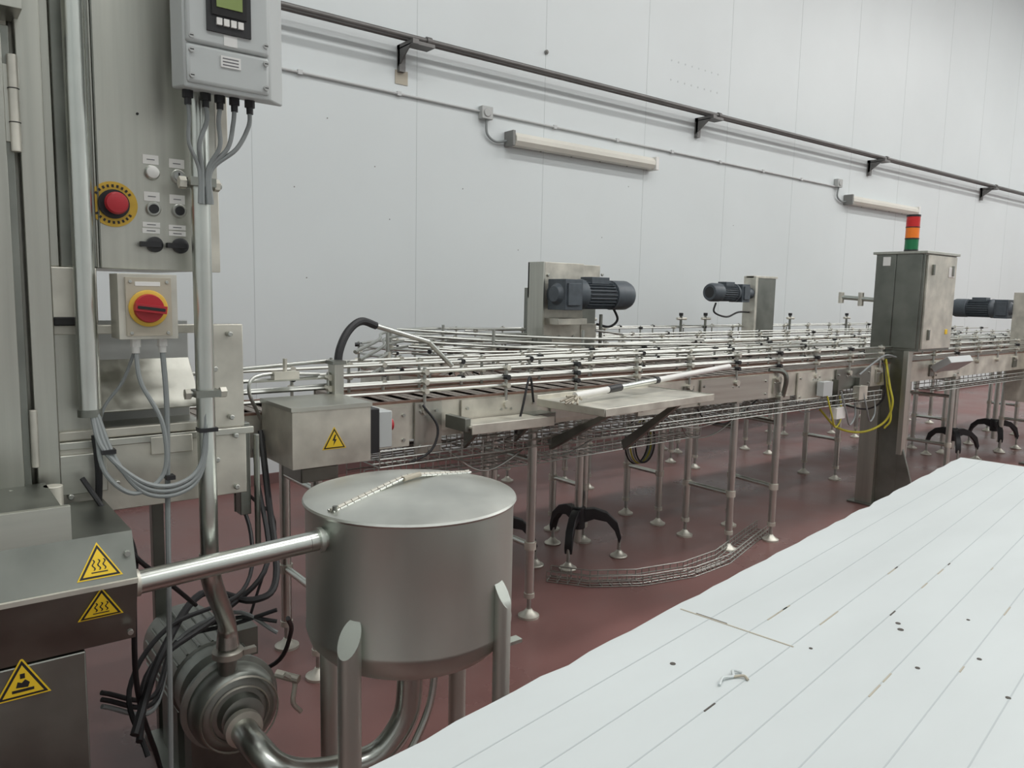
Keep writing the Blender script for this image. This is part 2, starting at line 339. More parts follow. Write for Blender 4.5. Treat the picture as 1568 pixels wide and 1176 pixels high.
# ---------------------------------------------------------------- tank
TC=V((1.144,1.926,0));R=.304
tank=empty("steel_tank")
b=B();prof=[(.0,.04),(.016,.10),(.042,.20),(.075,.262),(.11,.295),(.14,R)]
b.lathe(TC+V((0,0,.535)),(0,0,1),prof+[(.145,R+.0015),(.152,R+.0015),(.158,R),(.49,R),(.505,R+.003),(.513,R+.003)],STEELW,96)
b.box(1.27,1.34,1.63,1.66,.655,.665,STEELW)
b.done("vessel",tank,angle=50)
b=B();b.lathe(TC+V((0,0,1.044)),(0,0,1),[(0,R+.006),(.006,R+.009),(.012,R+.006),(.020,R-.02),(.040,.15),(.048,.02)],mat("lid_steel",(.70,.71,.665),.4,1,.12,(5,5,5),.02,rvar=.1),96)
a=V((.858,1.86,1.070));c=V((1.428,2.035,1.070));d=(c-a).normalized();n=V((-d.y,d.x,0))
def zl(p): 
    r=math.hypot(p.x-TC.x,p.y-TC.y);return 1.0645+max(0,(R-.02-r))*.15
for i in range(24):
    p=a+(c-a)*(i/24);q=a+(c-a)*((i+.9)/24);p.z=zl((p))+.003;q.z=zl((q))+.003
    b.cyl(p,q,.005,STEELL,seg=8)
    for s in (-1,1):
        p2=p+n*.010*s;q2=q+n*.010*s;b.cyl(V((p2.x,p2.y,zl(p2)+.000)),V((q2.x,q2.y,zl(q2)+.000)),.0035,PIPE,seg=6)
b.cyl(V((1.12,1.93,1.102)),V((1.19,1.955,1.103)),.008,RUSTY,seg=10)
b.cyl((.868,1.855,1.058),(.868,1.855,1.078),.007,STEELD)
b.done("lid",tank,angle=30)
b=B()
for (x,y,zt,r) in [(.86,1.757,.745,.031),(1.268,1.634,.82,.025),(1.43,2.09,.75,.03),(1.02,2.23,.75,.03)]:
    o=V((x,y,0))-V((TC.x,TC.y,0));o.normalize();seg=24
    vs=[];fs=[]
    for z in (0,1):
        for i in range(seg):
            g=2*math.pi*i/seg;dx,dy=math.cos(g)*r,math.sin(g)*r
            k=(dx*o.x+dy*o.y)/r
            vs.append((x+dx,y+dy,0.012 if z==0 else zt-.045*k))
    for i in range(seg): fs.append((i,(i+1)%seg,seg+(i+1)%seg,seg+i))
    fs+= [tuple(range(seg))[::-1],tuple(range(seg,2*seg))]
    b.add(vs,fs,STEELW);b.cyl((x,y,0),(x,y,.014),.05,STEELD,seg=24)
b.done("legs",tank)
b=B();b.cyl((.362,1.86,.972),(.80,1.875,.985),.027,PIPE,seg=24);b.cyl((.80,1.875,.985),(.87,1.88,.987),.027,PIPE,seg=24)
b.cyl((.826,1.875,.986),(.838,1.875,.986),.034,STEELW,seg=24)
b.cyl((.372,1.86,.973),(.384,1.86,.973),.031,STEELL,seg=24)
b.done("inlet_pipe",tank)
b=B();b.tube([(1.144,1.926,.56),(1.144,1.926,.48),(1.13,1.93,.36),(1.06,1.95,.26),(.95,1.98,.235),(.84,2.0,.25),(.76,2.02,.29),(.725,2.09,.33),(.72,2.2,.34)],.040,PIPE,24,n=8)
b.cyl((1.144,1.926,.50),(1.144,1.926,.515),.054,STEELW,seg=24)
b.tube([(1.20,1.90,.58),(1.21,1.89,.5),(1.17,1.88,.36),(1.05,1.88,.2),(.9,1.9,.14),(.75,1.95,.12)],.012,PIPE,10)
b.done("outlet_pipe",tank)
b=B();pc=V((.735,2.30,.35))
b.lathe(pc,(0,1,0),[(-.085,.05),(-.08,.065),(-.05,.07),(-.045,.105),(-.03,.125),(.0,.135),(.03,.135),(.035,.15),(.05,.15),(.055,.12),(.10,.10),(.14,.10),(.145,.125),(.2,.128),(.205,.118)],CAST,40)
b.lathe(pc+V((0,.20,0)),(0,1,0),[(0,.12),(.01,.135),(.36,.135),(.375,.13),(.40,.13),(.43,.10),(.44,.05)],STEELD,40)
for i in range(20):
    g=2*math.pi*i/20;p=pc+V((math.cos(g)*.135,.21,math.sin(g)*.135));b.cyl(p,p+V((0,.34,0)),.005,STEELD,seg=6)
for k in (.088,.118): b.lathe(pc+V((0,-.052,0)),(0,1,0),[(0,k-.003),(-.006,k),(0,k+.004)],STEELL,40,cap=False)
b.cyl(pc+V((-.02,-.0,.1)),(.715,2.29,.56),.028,CAST,seg=24)
b.lathe((.715,2.29,.525),(0,0,1),[(0,.034),(.004,.046),(.022,.046),(.028,.034)],STEELL,28);b.lathe((.715,2.29,.56),(0,0,1),[(0,.034),(.04,.03),(.09,.024)],PIPE,24)
b.box(.755,.795,2.265,2.285,.528,.545,STEELL)
b.lathe(pc+V((-.012,-.13,-.01)),(0,1,0),[(0,.042),(.004,.056),(.026,.056),(.03,.042)],STEELL,28)
b.tube([(.88,2.26,.43),(.91,2.25,.40),(.90,2.24,.34),(.925,2.24,.30)],.008,STEELL);b.cyl((.87,2.30,.42),(.92,2.24,.41),.014,STEELL,seg=10)
b.box(.63,.84,2.40,2.48,0,.26,STEELD);b.box(.64,.83,2.6,2.8,0,.24,STEELD);b.box(.60,.86,2.36,2.9,0,.02,STEELD)
b.box(.80,.9,2.55,2.68,.38,.48,STEELD)
b.done("centrifugal_pump",bevel=0)
b=B()
b.tube([(.40,2.05,.5),(.5,2.2,.62),(.7,2.5,.66),(.85,2.45,.62),(.95,2.5,.66),(1.0,2.7,.9),(1.05,2.9,1.1)],.012,RUBBER)
b.tube([(.42,2.1,.45),(.5,2.3,.55),(.75,2.45,.60),(.92,2.5,.72),(.98,2.75,.95),(1.06,3.0,1.05)],.009,RUBBER)
b.tube([(.44,2.1,.40),(.42,2.2,.55),(.55,2.3,.66),(.8,2.4,.68),(.9,2.6,.8),(.86,2.7,1.0),(.80,2.75,1.25)],.007,RUBBER)
b.tube([(.40,2.0,.9),(.42,2.1,.6),(.5,2.3,.3),(.6,2.5,.02),(.8,2.75,.01)],.007,RUBBER)
b.tube([(.95,2.4,.55),(1.0,2.5,.45),(.98,2.6,.3),(.85,2.8,.18),(.8,2.8,.2)],.008,RUBBER)
b.tube([(.78,2.75,1.3),(.82,2.75,1.2),(.86,2.75,1.0),(1.0,2.85,.85),(1.1,2.9,.7),(1.0,2.95,.3),(1.0,3.0,.01)],.006,RUBBER)
for k in range(3): b.tube([(.36,2.25,.5+.02*k),(.5,2.3,.42+.02*k),(.62,2.5,.52),(.8,2.48,.58-.02*k),(.92,2.42,.5+.04*k)],.007,RUBBER if k else GREYC)
b.done("floor_hoses")
# ---------------------------------------------------------------- conveyors
def resample(pts,step=.12):
    P=[V(p) for p in pts];out=[P[0]]
    for a,c in zip(P,P[1:]):
        n=max(1,int((c-a).length/step))
        for i in range(1,n+1): out.append(a+(c-a)*i/n)
    return out
def foot(b,x,y,r=.024,zt=1.0,z0=0,rp=.055):
    b.cyl((x,y,.11),(x,y,zt),r,PIPE,seg=16);b.cyl((x,y,.03),(x,y,.115),.011,ROD,seg=10)
    b.lathe((x,y,0),(0,0,1),[(0,rp),(.012,rp),(.018,rp*.75),(.035,.022),(.045,.016)],STEELL,20);b.cyl((x,y,.105),(x,y,.13),r+.004,STEELL,seg=16)
def conveyor(name,path,w,z,legs=(),plate=.13,rails=(.075,.125),step=.5,slats=True,mid=False,mplate=STEELL,seed=1,rr=.008,central=()):
    rnd=random.Random(seed);b=B();P=resample(path,.12);P=[V((p.x,p.y,z)) for p in P];h=w/2
    circ=[k*math.pi/3 for k in range(6)]
    for s in (-1,1):
        b.hsweep(P,[(s*h,-plate),(s*h,-.004),(s*(h-.004),-.004),(s*(h-.004),-plate)],mplate)
        b.hsweep(P,[(s*(h+.002),-.004),(s*(h+.002),.006),(s*(h-.02),.006),(s*(h-.02),-.004)],BELT)
        for q in rails: b.hsweep(P,[(s*h+rr*math.cos(g),q+rr*math.sin(g)) for g in circ],ROD)
    for a,q in central: b.hsweep(P,[(a+rr*math.cos(g),q+rr*math.sin(g)) for g in circ],ROD)
    b.hsweep(P,[(-h+.02,-.02),(-h+.02,-.003),(h-.02,-.003),(h-.02,-.02)],SLAT)
    b.hsweep(P,[(-h+.02,-plate+.01),(-h+.02,-plate+.02),(h-.02,-plate+.02),(h-.02,-plate+.01)],STEELD)
    L=0;nb=.1;ns=0
    for p,q in zip(P,P[1:]):
        d=q-p;l=d.length;d.normalize();n=V((-d.y,d.x,0))
        if slats:
            t=0
            while t<l:
                c=p+d*t;A=Matrix((( d.x,n.x,0,c.x),(d.y,n.y,0,c.y),(0,0,1,z),(0,0,0,1)))
                b.box(-.016,.016,-h+.022,h-.022,-.003,.002,BELT if int(ns)%4==0 else SLAT,A);t+=.04;ns+=1
        while nb<L+l:
            c=p+d*(nb-L)
            for s in (-1,1):
                a=c+n*(h+.012)*s;top=max(rails)+.02
                b.cyl(a+V((0,0,-.07)),a+V((0,0,top)),.008,ROD,seg=8);b.cyl(a+V((0,0,-.045))-n*s*.014,a+V((0,0,-.045))+n*s*.018,.018,STEELL,seg=10)
                k=c+n*(h+.002)*s
                for q2 in rails: b.cyl(k+V((0,0,q2))-n*s*.012,k+V((0,0,q2))+n*s*.034,.013,STEELL if rnd.random()<.7 else BLACK,seg=8)
                if s<0 and rnd.random()<.6:
                    A=Matrix(((d.x,n.x,0,c.x+n.x*s*(h+.005)),(d.y,n.y,0,c.y+n.y*s*(h+.005)),(0,0,1,z-.09),(0,0,0,1)))
                    b.box(-.045,.045,-.008,.004,-.05,.05,STEEL if rnd.random()<.5 else STEELD,A)
                    for e in (-.03,.03): b.cyl(A@V((e,-.008,.02)),A@V((e,-.014,.02)),.007,ROD,seg=6)
            nb+=step
        L+=l
    for (xa,ya,xb,yb) in legs:
        for (x,y) in ((xa,ya),(xb,yb)): foot(b,x,y,zt=z-plate+.03)
        b.cyl((xa,ya,.38),(xb,yb,.38),.016,PIPE,seg=12);b.cyl((xa,ya,.82),(xb,yb,.82),.014,PIPE,seg=12)
        for (x,y) in ((xa,ya),(xb,yb)): b.cyl((x,y,.36),(x,y,.40),.031,STEELL,seg=16)
        b.box(min(xa,xb)-.03,max(xa,xb)+.03,min(ya,yb)-.03,max(ya,yb)+.03,z-plate-.015,z-plate+.012,STEELH)
    return b
ZA=1.165
b=conveyor("a",[(.78,3.11,0),(12.6,3.11,0)],.36,ZA,[(2.43,2.91,2.43,3.31),(4.59,2.92,4.64,3.30),(4.18,2.97,4.18,3.33),(7.3,2.92,7.3,3.3),(9.6,2.92,9.6,3.3),(11.4,2.92,11.4,3.3),(1.3,2.95,1.3,3.3)],plate=.17,seed=3,rails=(.045,.085,.13),step=.46)
for x,w,z0,z1,m in [(1.52,.20,.97,1.15,STEELL),(1.75,.14,.93,1.16,STEEL),(2.0,.46,1.0,1.155,STEELL),(2.55,.5,1.02,1.15,STEEL),(3.2,.3,.98,1.15,STEELL),(3.75,.7,1.0,1.155,STEELH),(4.8,.3,.95,1.15,STEELL),(5.3,.5,1.0,1.15,STEELD),(6.9,.5,1.0,1.15,STEELL)]:
    b.box(x,x+w,2.915,2.925,z0,z1,m)
    for e in (.03,w-.03):
        for zz in (z0+.03,z1-.04): b.cyl((x+e,2.915,zz),(x+e,2.907,zz),.008,ROD,seg=6)
b.tube([(4.6,2.9,1.0),(4.6,2.88,1.12),(4.58,2.9,1.17),(4.5,2.95,1.18)],.016,STEELD)
for x,z0,z1,m in [(5.02,.98,1.08,LGREY),(5.22,.80,.88,WHITEP),(5.52,.92,1.02,STEELL)]:
    b.box(x,x+.12,2.85,2.90,z0,z1,m);b.box(x+.05,x+.07,2.88,2.93,z0,1.08,STEELD)
CONV=b.done("chain_conveyor")
U=[(12.6,3.80,0),(3.3,3.80,0)]
for i in range(1,13):
    g=math.radians(-90-15*i);U.append((3.1+.68*math.cos(g),4.30+.50*math.sin(g)*1.0,0))
U+=[(3.3,4.80,0),(12.6,4.80,0)]
b=conveyor("b",U,.34,1.15,[(4.23,3.62,4.23,3.94),(6.68,3.62,6.68,3.94),(3.5,3.64,3.5,3.96),(8.9,3.62,8.9,3.94),(11,3.62,11,3.94),(4.52,4.66,4.52,4.96),(5.95,4.66,5.95,4.96),(7.19,4.66,7.19,4.96),(9,4.66,9,4.96),(11,4.66,11,4.96)],plate=.13,rails=(.05,.10,.15),seed=5)
b.done("chain_conveyor")
b=conveyor("c",[(3.6,5.35,0),(12.6,5.35,0)],.26,1.17,[(4.1,5.25,4.1,5.45),(6.4,5.25,6.4,5.45),(8.4,5.25,8.4,5.45),(10.6,5.25,10.6,5.45)],plate=.14,rails=(.08,.17),slats=False,seed=9)
for x in (5.0,6.3,6.7,8.3,9.6): b.cyl((x,5.2,1.17),(x,5.2,1.46),.014,STEELD,seg=10);b.cyl((x-.06,5.2,1.43),(x+.08,5.2,1.43),.014,STEELL,seg=10);b.cyl((x,5.2,1.46),(x,5.2,1.49),.022,BLACK,seg=10)
b.done("chain_conveyor")
b=conveyor("d",[(1.55,3.46,0),(2.2,3.48,0),(3.0,3.45,0),(11.5,3.45,0)],.16,1.165,[],plate=.10,rails=(.07,.13),step=.4,slats=False,seed=11)
for x in (2.0,3.6,5.2,7.2,9.2,11.2): b.cyl((x,3.12,1.05),(x,3.72,1.05),.012,ROD)
for k in range(4):
    z=1.24+.035*k;o=.05*k
    b.tube([(1.75,3.35+o,z),(2.1,3.75+o,z+.03),(2.35,4.2+o*.5,z+.05),(2.9,4.55+o*.5,z+.05),(3.8,4.62+o*.4,z+.03)],.009,ROD)
    b.tube([(2.5,4.25+o,z+.06),(2.9,3.9+o,z+.04),(3.5,3.62+o*.5,z+.02),(4.6,3.5+o*.5,z)],.009,ROD)
for (x,y) in ((2.1,3.8),(2.4,4.3),(2.95,3.95),(3.5,3.7),(3.0,4.62)): b.cyl((x,y,1.05),(x,y,1.42),.010,ROD);b.cyl((x,y,1.28),(x,y,1.31),.018,STEELL)
b.done("transfer_guide_rail",CONV)
e=empty("conveyor_drive_enclosure")
b=B();b.box(1.055,1.365,2.60,2.90,1.005,1.225,STEELL);b.box(1.05,1.37,2.595,2.905,1.215,1.23,STEELH)
tri_sticker(b,V((1.215,2.60,1.10)),.085,0,'bolt')
b.done("enclosure",e,.003)
b=B();b.box(1.37,1.415,2.62,2.80,1.025,1.20,BLACK);b.box(1.415,1.475,2.63,2.79,1.04,1.185,LGREY);b.cyl((1.475,2.69,1.12),(1.485,2.69,1.12),.040,YELE);b.cyl((1.485,2.69,1.12),(1.505,2.69,1.12),.026,RED)
b.cyl((1.15,2.72,.93),(1.15,2.72,1.02),.015,BLACK);b.cyl((1.22,2.72,.93),(1.22,2.72,1.02),.015,BLACK);b.box(1.12,1.27,2.68,2.86,.93,.985,STEELD)
b.box(1.1,1.34,2.88,2.93,1.03,1.12,STEELD)
b.done("isolator",e,.004)
b=B();b.box(1.345,1.385,2.87,2.93,1.0,1.36,STEEL);b.box(1.335,1.395,2.865,2.935,1.35,1.365,STEELD)
b.tube([(1.385,2.93,1.30),(1.40,2.94,1.40),(1.45,2.96,1.48),(1.52,2.98,1.52),(1.60,3.0,1.50)],.017,RUBBER,10)
b.cyl((1.58,3.0,1.505),(1.90,3.05,1.42),.012,PIPE);b.cyl((1.90,3.05,1.42),(2.05,3.08,1.30),.012,PIPE)
b.tube([(1.05,2.9,1.15),(1.0,2.88,1.27),(1.06,2.9,1.32),(1.3,2.92,1.31)],.007,ROD);b.box(1.1,1.2,2.88,2.92,1.30,1.33,STEELL);b.cyl((1.15,2.9,1.3),(1.15,2.9,1.38),.008,STEELL)
b.cyl((.78,2.95,1.24),(1.35,2.95,1.26),.008,ROD);b.cyl((.78,2.95,1.33),(1.35,2.95,1.36),.008,ROD);b.cyl((.95,2.9,.8),(.95,2.9,1.3),.008,STEELD)
b.box(.85,.95,2.94,2.96,1.1,1.2,STEELH)
b.done("end_post",e)
# ---------------------------------------------------------------- motors & towers
def gearmotor(b,p,d,r,L):
    p=V(p);d=V(d).normalized()
    b.lathe(p,d,[(0,r*.5),(L*.03,r*.62),(L*.05,r*.8)],MOTOR,20)
    up=V((0,0,1));s=d.cross(up)
    A=Matrix(((d.x,s.x,0,p.x),(d.y,s.y,0,p.y),(0,0,1,p.z),(0,0,0,1)))
    b.box(L*.04,L*.26,-r*.85,r*.85,-r*1.0,r*.95,MOTOR,A);b.box(L*.06,L*.22,-r*1.0,r*1.0,-r*.7,r*.7,MOTOR,A)
    b.lathe(p,d,[(L*.26,r*.8),(L*.32,r*1.0),(L*.35,r*1.0),(L*.36,r*.78),(L*.74,r*.78),(L*.745,r*.98),(L*.95,r*.98),(L,r*.85)],MOTOR,24)
    for i in range(24):
        g=2*math.pi*i/24;o=(s*math.cos(g)+up*math.sin(g));t=-s*math.sin(g)+up*math.cos(g)
        q=p+d*L*.37+o*r*.76
        b.add([q+t*.003,q-t*.003,q-t*.003+o*r*.18,q+t*.003+o*r*.18]+[q+d*L*.36+x for x in (t*.003,-t*.003,-t*.003+o*r*.18,t*.003+o*r*.18)],[(0,1,2,3),(4,7,6,5),(0,4,5,1),(1,5,6,2),(2,6,7,3),(3,7,4,0)],MOTOR)
    b.box(L*.42,L*.66,-r*.55,r*.55,r*.7,r*1.15,MOTOR,A)
    b.lathe(p,d,[(L*.999,r*.8),(L*1.002,r*.2)],BLACK,20)
t=empty("conveyor_drive_tower")
b=B()
b.box(3.85,3.87,4.53,4.72,1.0,1.90,STEEL);b.box(3.87,4.30,4.56,4.70,1.0,1.90,STEELL);b.box(3.85,4.62,4.70,4.72,1.62,1.90,STEELL);b.box(3.85,4.6,4.72,4.76,1.0,1.7,STEELD)
b.box(3.9,4.2,4.40,4.56,1.42,1.47,STEELL);b.box(4.28,4.45,4.55,4.70,1.30,1.42,STEELL)
for (x,z) in [(3.92,1.2),(3.92,1.8),(4.05,1.25),(4.2,1.25),(4.05,1.32),(4.2,1.32),(4.5,1.82),(4.5,1.7)]: b.cyl((x,4.56,z),(x,4.545,z),.012,ROD,seg=8)
b.box(3.7,3.84,4.4,4.46,1.24,1.34,STEELD);b.cyl((4.2,4.3,1.38),(4.6,4.4,1.34),.009,ROD)
b.done("tower_plate",t,.003)
b=B();gearmotor(b,(3.86,4.42,1.655),(1,0,0),.12,.80);b.cyl((4.0,4.42,1.655),(4.0,4.58,1.655),.09,MOTOR,seg=24)
b.tube([(4.5,4.42,1.56),(4.56,4.42,1.46),(4.5,4.45,1.40),(4.4,4.5,1.42)],.01,RUBBER);b.cyl((4.4,4.45,1.1),(4.4,4.45,1.5),.014,STEELD)
b.done("gear_motor",t,.003)
t=empty("conveyor_drive_tower")
b=B();b.box(7.40,7.44,5.08,5.24,.98,1.90,STEELL);b.box(7.44,7.84,5.12,5.20,.98,1.90,STEELD);b.box(7.40,7.86,5.11,5.21,1.88,1.905,STEELL)
b.done("tower_plate",t,.003)
b=B();gearmotor(b,(7.30,5.15,1.71),(-1,0,0),.10,.62);b.tube([(6.8,5.15,1.6),(6.78,5.15,1.5),(7.0,5.15,1.45),(7.2,5.15,1.5),(7.4,5.15,1.5)],.01,RUBBER);b.cyl((7.28,5.15,1.71),(7.41,5.15,1.71),.06,MOTOR)
b.done("gear_motor",t,.003)
t=empty("conveyor_drive_tower")
b=B();b.box(9.0,9.04,2.72,3.09,.65,1.77,STEELL);b.box(9.04,9.5,2.72,2.90,.65,1.77,STEEL);b.box(9.1,9.3,2.78,2.84,0,.65,STEELD);b.box(9.0,9.4,2.7,2.9,0,.02,STEELD)
b.done("tower_plate",t,.003)
b=B();gearmotor(b,(9.02,3.09,1.60),(0,1,0),.10,.58)
b.done("gear_motor",t,.003)
# ---------------------------------------------------------------- control cabinet with stack light
cb=empty("control_cabinet")
b=B();b.box(6.12,6.66,2.72,3.10,1.27,2.03,STEELD);b.box(6.112,6.12,2.74,2.93,1.29,2.02,STEELD);b.box(6.112,6.12,2.94,3.09,1.29,2.02,STEELD)
b.box(6.10,6.68,2.70,3.12,2.02,2.04,STEEL);b.box(6.14,6.64,2.705,2.72,1.29,2.01,STEELL)
for (x,z) in [(6.22,1.9),(6.22,1.4),(6.56,1.9)]: b.box(x-.012,x+.012,2.69,2.705,z-.04,z+.04,STEELD)
b.box(6.108,6.112,2.98,3.04,1.93,2.0,PAPER);b.box(6.5,6.6,2.700,2.705,1.85,1.93,PAPER);b.box(6.52,6.56,2.700,2.705,1.4,1.44,YEL)
b.cyl((6.15,3.08,1.66),(6.15,3.40,1.68),.018,PIPE);b.cyl((6.15,3.22,1.61),(6.15,3.22,1.72),.022,STEELL);b.cyl((6.15,3.39,1.63),(6.15,3.39,1.72),.022,STEELL)
b.done("cabinet",cb,.004)
b=B();b.box(6.09,6.17,2.98,3.12,0,1.27,STEEL);b.box(6.13,6.17,2.82,2.98,0,1.27,STEELD);b.box(6.10,6.17,2.78,2.82,.45,1.27,STEEL)
b.prism([(6.13,2.82,.62),(6.13,2.66,.12),(6.13,2.66,0),(6.13,2.82,0)],(.02,0,0),STEELD)
b.prism([(6.17,3.0,.72),(6.66,3.0,.16),(6.66,3.0,0),(6.17,3.0,0)],(0,.02,0),STEELD)
b.box(6.04,6.7,2.62,3.16,0,.014,STEELD)
b.tube([(6.05,2.93,1.2),(6.04,2.88,1.0),(6.05,2.85,.85),(6.04,2.9,.7),(5.9,3.0,.62),(5.7,3.1,.66),(5.6,3.2,.8)],.009,YCAB)
b.tube([(6.07,2.97,1.22),(6.05,2.92,1.05),(6.06,2.86,.75),(6.05,2.9,.65)],.008,YCAB);b.tube([(6.03,2.95,1.2),(5.98,2.9,1.1),(6.0,2.9,.9),(5.95,3.0,.8),(5.7,3.1,.85)],.007,RUBBER)
b.tube([(6.07,2.86,1.22),(5.9,2.86,1.24),(5.75,2.88,1.18),(5.6,2.9,1.1)],.007,GREYC)
b.done("support_post",cb,.002)
b=B();c=V((6.26,2.90,2.04))
b.cyl(c,c+V((0,0,.02)),.052,BLACK);b.cyl(c+V((0,0,.02)),c+V((0,0,.10)),.05,GRN,seg=24);b.cyl(c+V((0,0,.10)),c+V((0,0,.11)),.052,BLACK);b.cyl(c+V((0,0,.11)),c+V((0,0,.19)),.05,ORG,seg=24)
b.cyl(c+V((0,0,.19)),c+V((0,0,.197)),.052,BLACK);b.cyl(c+V((0,0,.197)),c+V((0,0,.275)),.05,REDL,seg=24);b.cyl(c+V((0,0,.275)),c+V((0,0,.29)),.052,BLACK)
b.done("stack_light",cb)
b=B();M=Matrix.Translation((6.95,2.80,1.14))@Matrix.Rotation(math.radians(-35),4,'X')
b.box(-.22,.22,-.08,.08,-.03,.03,LGREY,M);b.cyl(M@V((.12,0,.03)),M@V((.12,0,.06)),.025,RED);b.cyl(M@V((0,0,.03)),M@V((0,0,.04)),.02,BLACK);b.cyl(M@V((-.12,0,.03)),M@V((-.12,0,.04)),.02,BLACK)
b.cyl((6.95,2.85,1.10),(6.95,2.94,1.06),.02,STEELL)
b.done("pushbutton_station",bevel=.004)
# ---------------------------------------------------------------- tray, shelf, pole
b=B();M=Matrix.Translation((2.42,2.40,1.145))@Matrix.Rotation(math.radians(6),4,'Z')
b.box(0,.90,0,.42,-.004,.0,STEELL,M);b.box(0,.90,-.004,.0,-.032,.004,STEELL,M);b.box(-.004,0,0,.42,-.032,.004,STEELL,M);b.box(.90,.904,0,.42,-.032,.004,STEEL,M);b.box(0,.90,.42,.424,-.03,.02,STEELL,M)
for x,zq in ((.12,.90),(.66,.84)):
    p=M@V((x,.04,-.03));q=V((p.x-.02,2.88,zq));b.prism([p+V((0,0,0)),p+V((0,.04,0)),q+V((0,.02,.02)),q+V((0,0,-.03))],(.03,0,0),STEELD)
    b.box(x,x+.03,.02,.40,-.03,-.004,STEELD,M)
b.done("steel_tray",bevel=.002)
b=B();b.box(1.92,2.40,2.72,2.90,1.055,1.065,STEELL);b.box(1.92,2.40,2.715,2.72,1.03,1.075,STEELL);b.box(1.90,1.93,2.74,2.90,1.04,1.10,STEELD)
b.prism([(2.0,2.75,1.055),(2.0,2.9,1.055),(2.0,2.9,.93)],(.02,0,0),STEELD);b.prism([(2.3,2.75,1.055),(2.3,2.9,1.055),(2.3,2.9,.93)],(.02,0,0),STEELD)
b.box(2.36,2.50,2.82,2.93,1.02,1.07,STEELD)
b.done("side_shelf_bracket",CONV,bevel=.002)
b=B();a=V((2.42,2.60,1.185));c=V((3.95,2.87,1.235));d=(c-a)
b.cyl(a,a+d*.17,.016,WHITEP);b.cyl(a+d*.17,a+d*.24,.019,BLACK);b.cyl(a+d*.24,a+d*.45,.015,PIPE);b.cyl(a+d*.45,a+d*.47,.018,BLACK);b.cyl(a+d*.47,c,.016,WHITEP)
for i in range(14): 
    o=V((random.uniform(-.07,.01),random.uniform(-.04,.04),random.uniform(-.03,.0)));b.cyl(a+V((.02,0,0)),a+V((.02,0,0))+o*1.2,.006,RUSTY,seg=6)
b.done("cleaning_pole")
# ---------------------------------------------------------------- wire mesh trays
def mesh_tray(name,path,w,z,h=.05,step=.05,r=.0028,sup=None,extra=None):
    b=B();P=resample([(p[0],p[1],0) for p in path],step);P=[V((p.x,p.y,z)) for p in P];N=len(P)
    prof=[(-w/2,h),(-w/2,h/2),(-w/2,0),(-w/6,0),(w/6,0),(w/2,0),(w/2,h/2),(w/2,h)]
    nn=[]
    for i in range(N):
        t=P[min(i+1,N-1)]-P[max(i-1,0)];t.normalize();nn.append(V((-t.y,t.x,0)))
    for a,c in prof: b.tube([P[i]+nn[i]*a+V((0,0,c)) for i in range(N)],r,ROD,5,smooth=False)
    for i in range(N): b.tube([P[i]+nn[i]*a+V((0,0,c)) for a,c in (prof[0],prof[2],prof[5],prof[7])],r,ROD,5,smooth=False)
    if sup:
        for (x,y,z1) in sup: b.cyl((x,y,z),(x,y,z1),.006,ROD,seg=8)
    return b
b=mesh_tray("x",[(1.55,2.98),(5.9,2.98)],.22,.90,.07,.06,.0035,[(1.9,3.02,1.0),(3.2,3.02,1.0),(5.2,3.02,1.0)]);b.done("wire_cable_tray",CONV)
b=mesh_tray("x",[(1.7,3.5),(2.4,3.55),(6.6,3.5)],.26,.84,.08,.07,.0035,[(2.2,3.5,1.05),(3.9,3.5,1.05),(5.6,3.5,1.05)]);b.done("wire_cable_tray",CONV)
b=mesh_tray("x",[(1.6,3.2),(2.6,3.15),(4.0,3.2)],.2,.76,.08,.07,.0035,[(2.2,3.2,1.0),(3.5,3.2,1.0)]);b.done("wire_cable_tray",CONV)
b=mesh_tray("x",[(3.3,4.6),(11,4.6)],.2,.88,.07,.12,.004,[(4,4.65,1.03),(7,4.65,1.03),(10,4.65,1.03)]);b.done("wire_cable_tray",CONV)
b=mesh_tray("x",[(6.9,2.98),(12,2.98)],.2,.9,.07,.1,.004,[(7.2,3.02,1.0),(9.9,3.02,1.0),(11.7,3.02,1.0)]);b.done("wire_cable_tray",CONV)
b=mesh_tray("x",[(4.75,3.08),(4.4,2.98),(3.95,2.84),(3.6,2.82),(3.25,2.9),(3.0,3.05),(2.86,3.25)],.10,.004,.06,.05,.0035);b.done("loose_wire_tray")
b=B();rnd=random.Random(4)
for i in range(22):
    x=rnd.uniform(1.5,5.6);y=rnd.choice((2.94,3.3,3.45));L=rnd.uniform(.5,1.3);z=rnd.uniform(.90,1.02)
    b.tube([(x,y,z),(x+L*.25,y+rnd.uniform(-.03,.05),z-rnd.uniform(.03,.16)),(x+L*.6,y+.03,z-rnd.uniform(.0,.14)),(x+L,y,z+rnd.uniform(-.02,.03))],rnd.choice((.004,.005,.007)),rnd.choice((RUBBER,GREYC,STEELD,ROD)))
for x in (5.08,5.28,5.58): b.tube([(x,2.86,1.0),(x+.05,2.84,.85),(x+.15,2.86,.74),(x+.3,2.9,.8),(x+.35,2.95,.95)],.006,YCAB if x<5.1 else GREYC)
b.tube([(1.78,2.90,1.15),(1.84,2.87,1.05),(1.80,2.86,.95),(1.70,2.88,.9)],.006,RUBBER);b.tube([(2.42,2.9,1.12),(2.36,2.86,1.25),(2.30,2.84,1.1),(2.28,2.86,.98)],.006,RUBBER)
b.done("conveyor_cabling",CONV)
b=B()
for k in range(5): 
    pts=[];c=V((4.06,3.66,.62))
    for i in range(17):
        g=2*math.pi*i/16;pts.append(c+V((.10*math.cos(g)*(1+.05*k),.02*k-.04,.14*math.sin(g)*(1+.04*k))))
    b.tube(pts,.006,GREYC if k%2 else YCAB if k==2 else RUBBER,6,n=2)
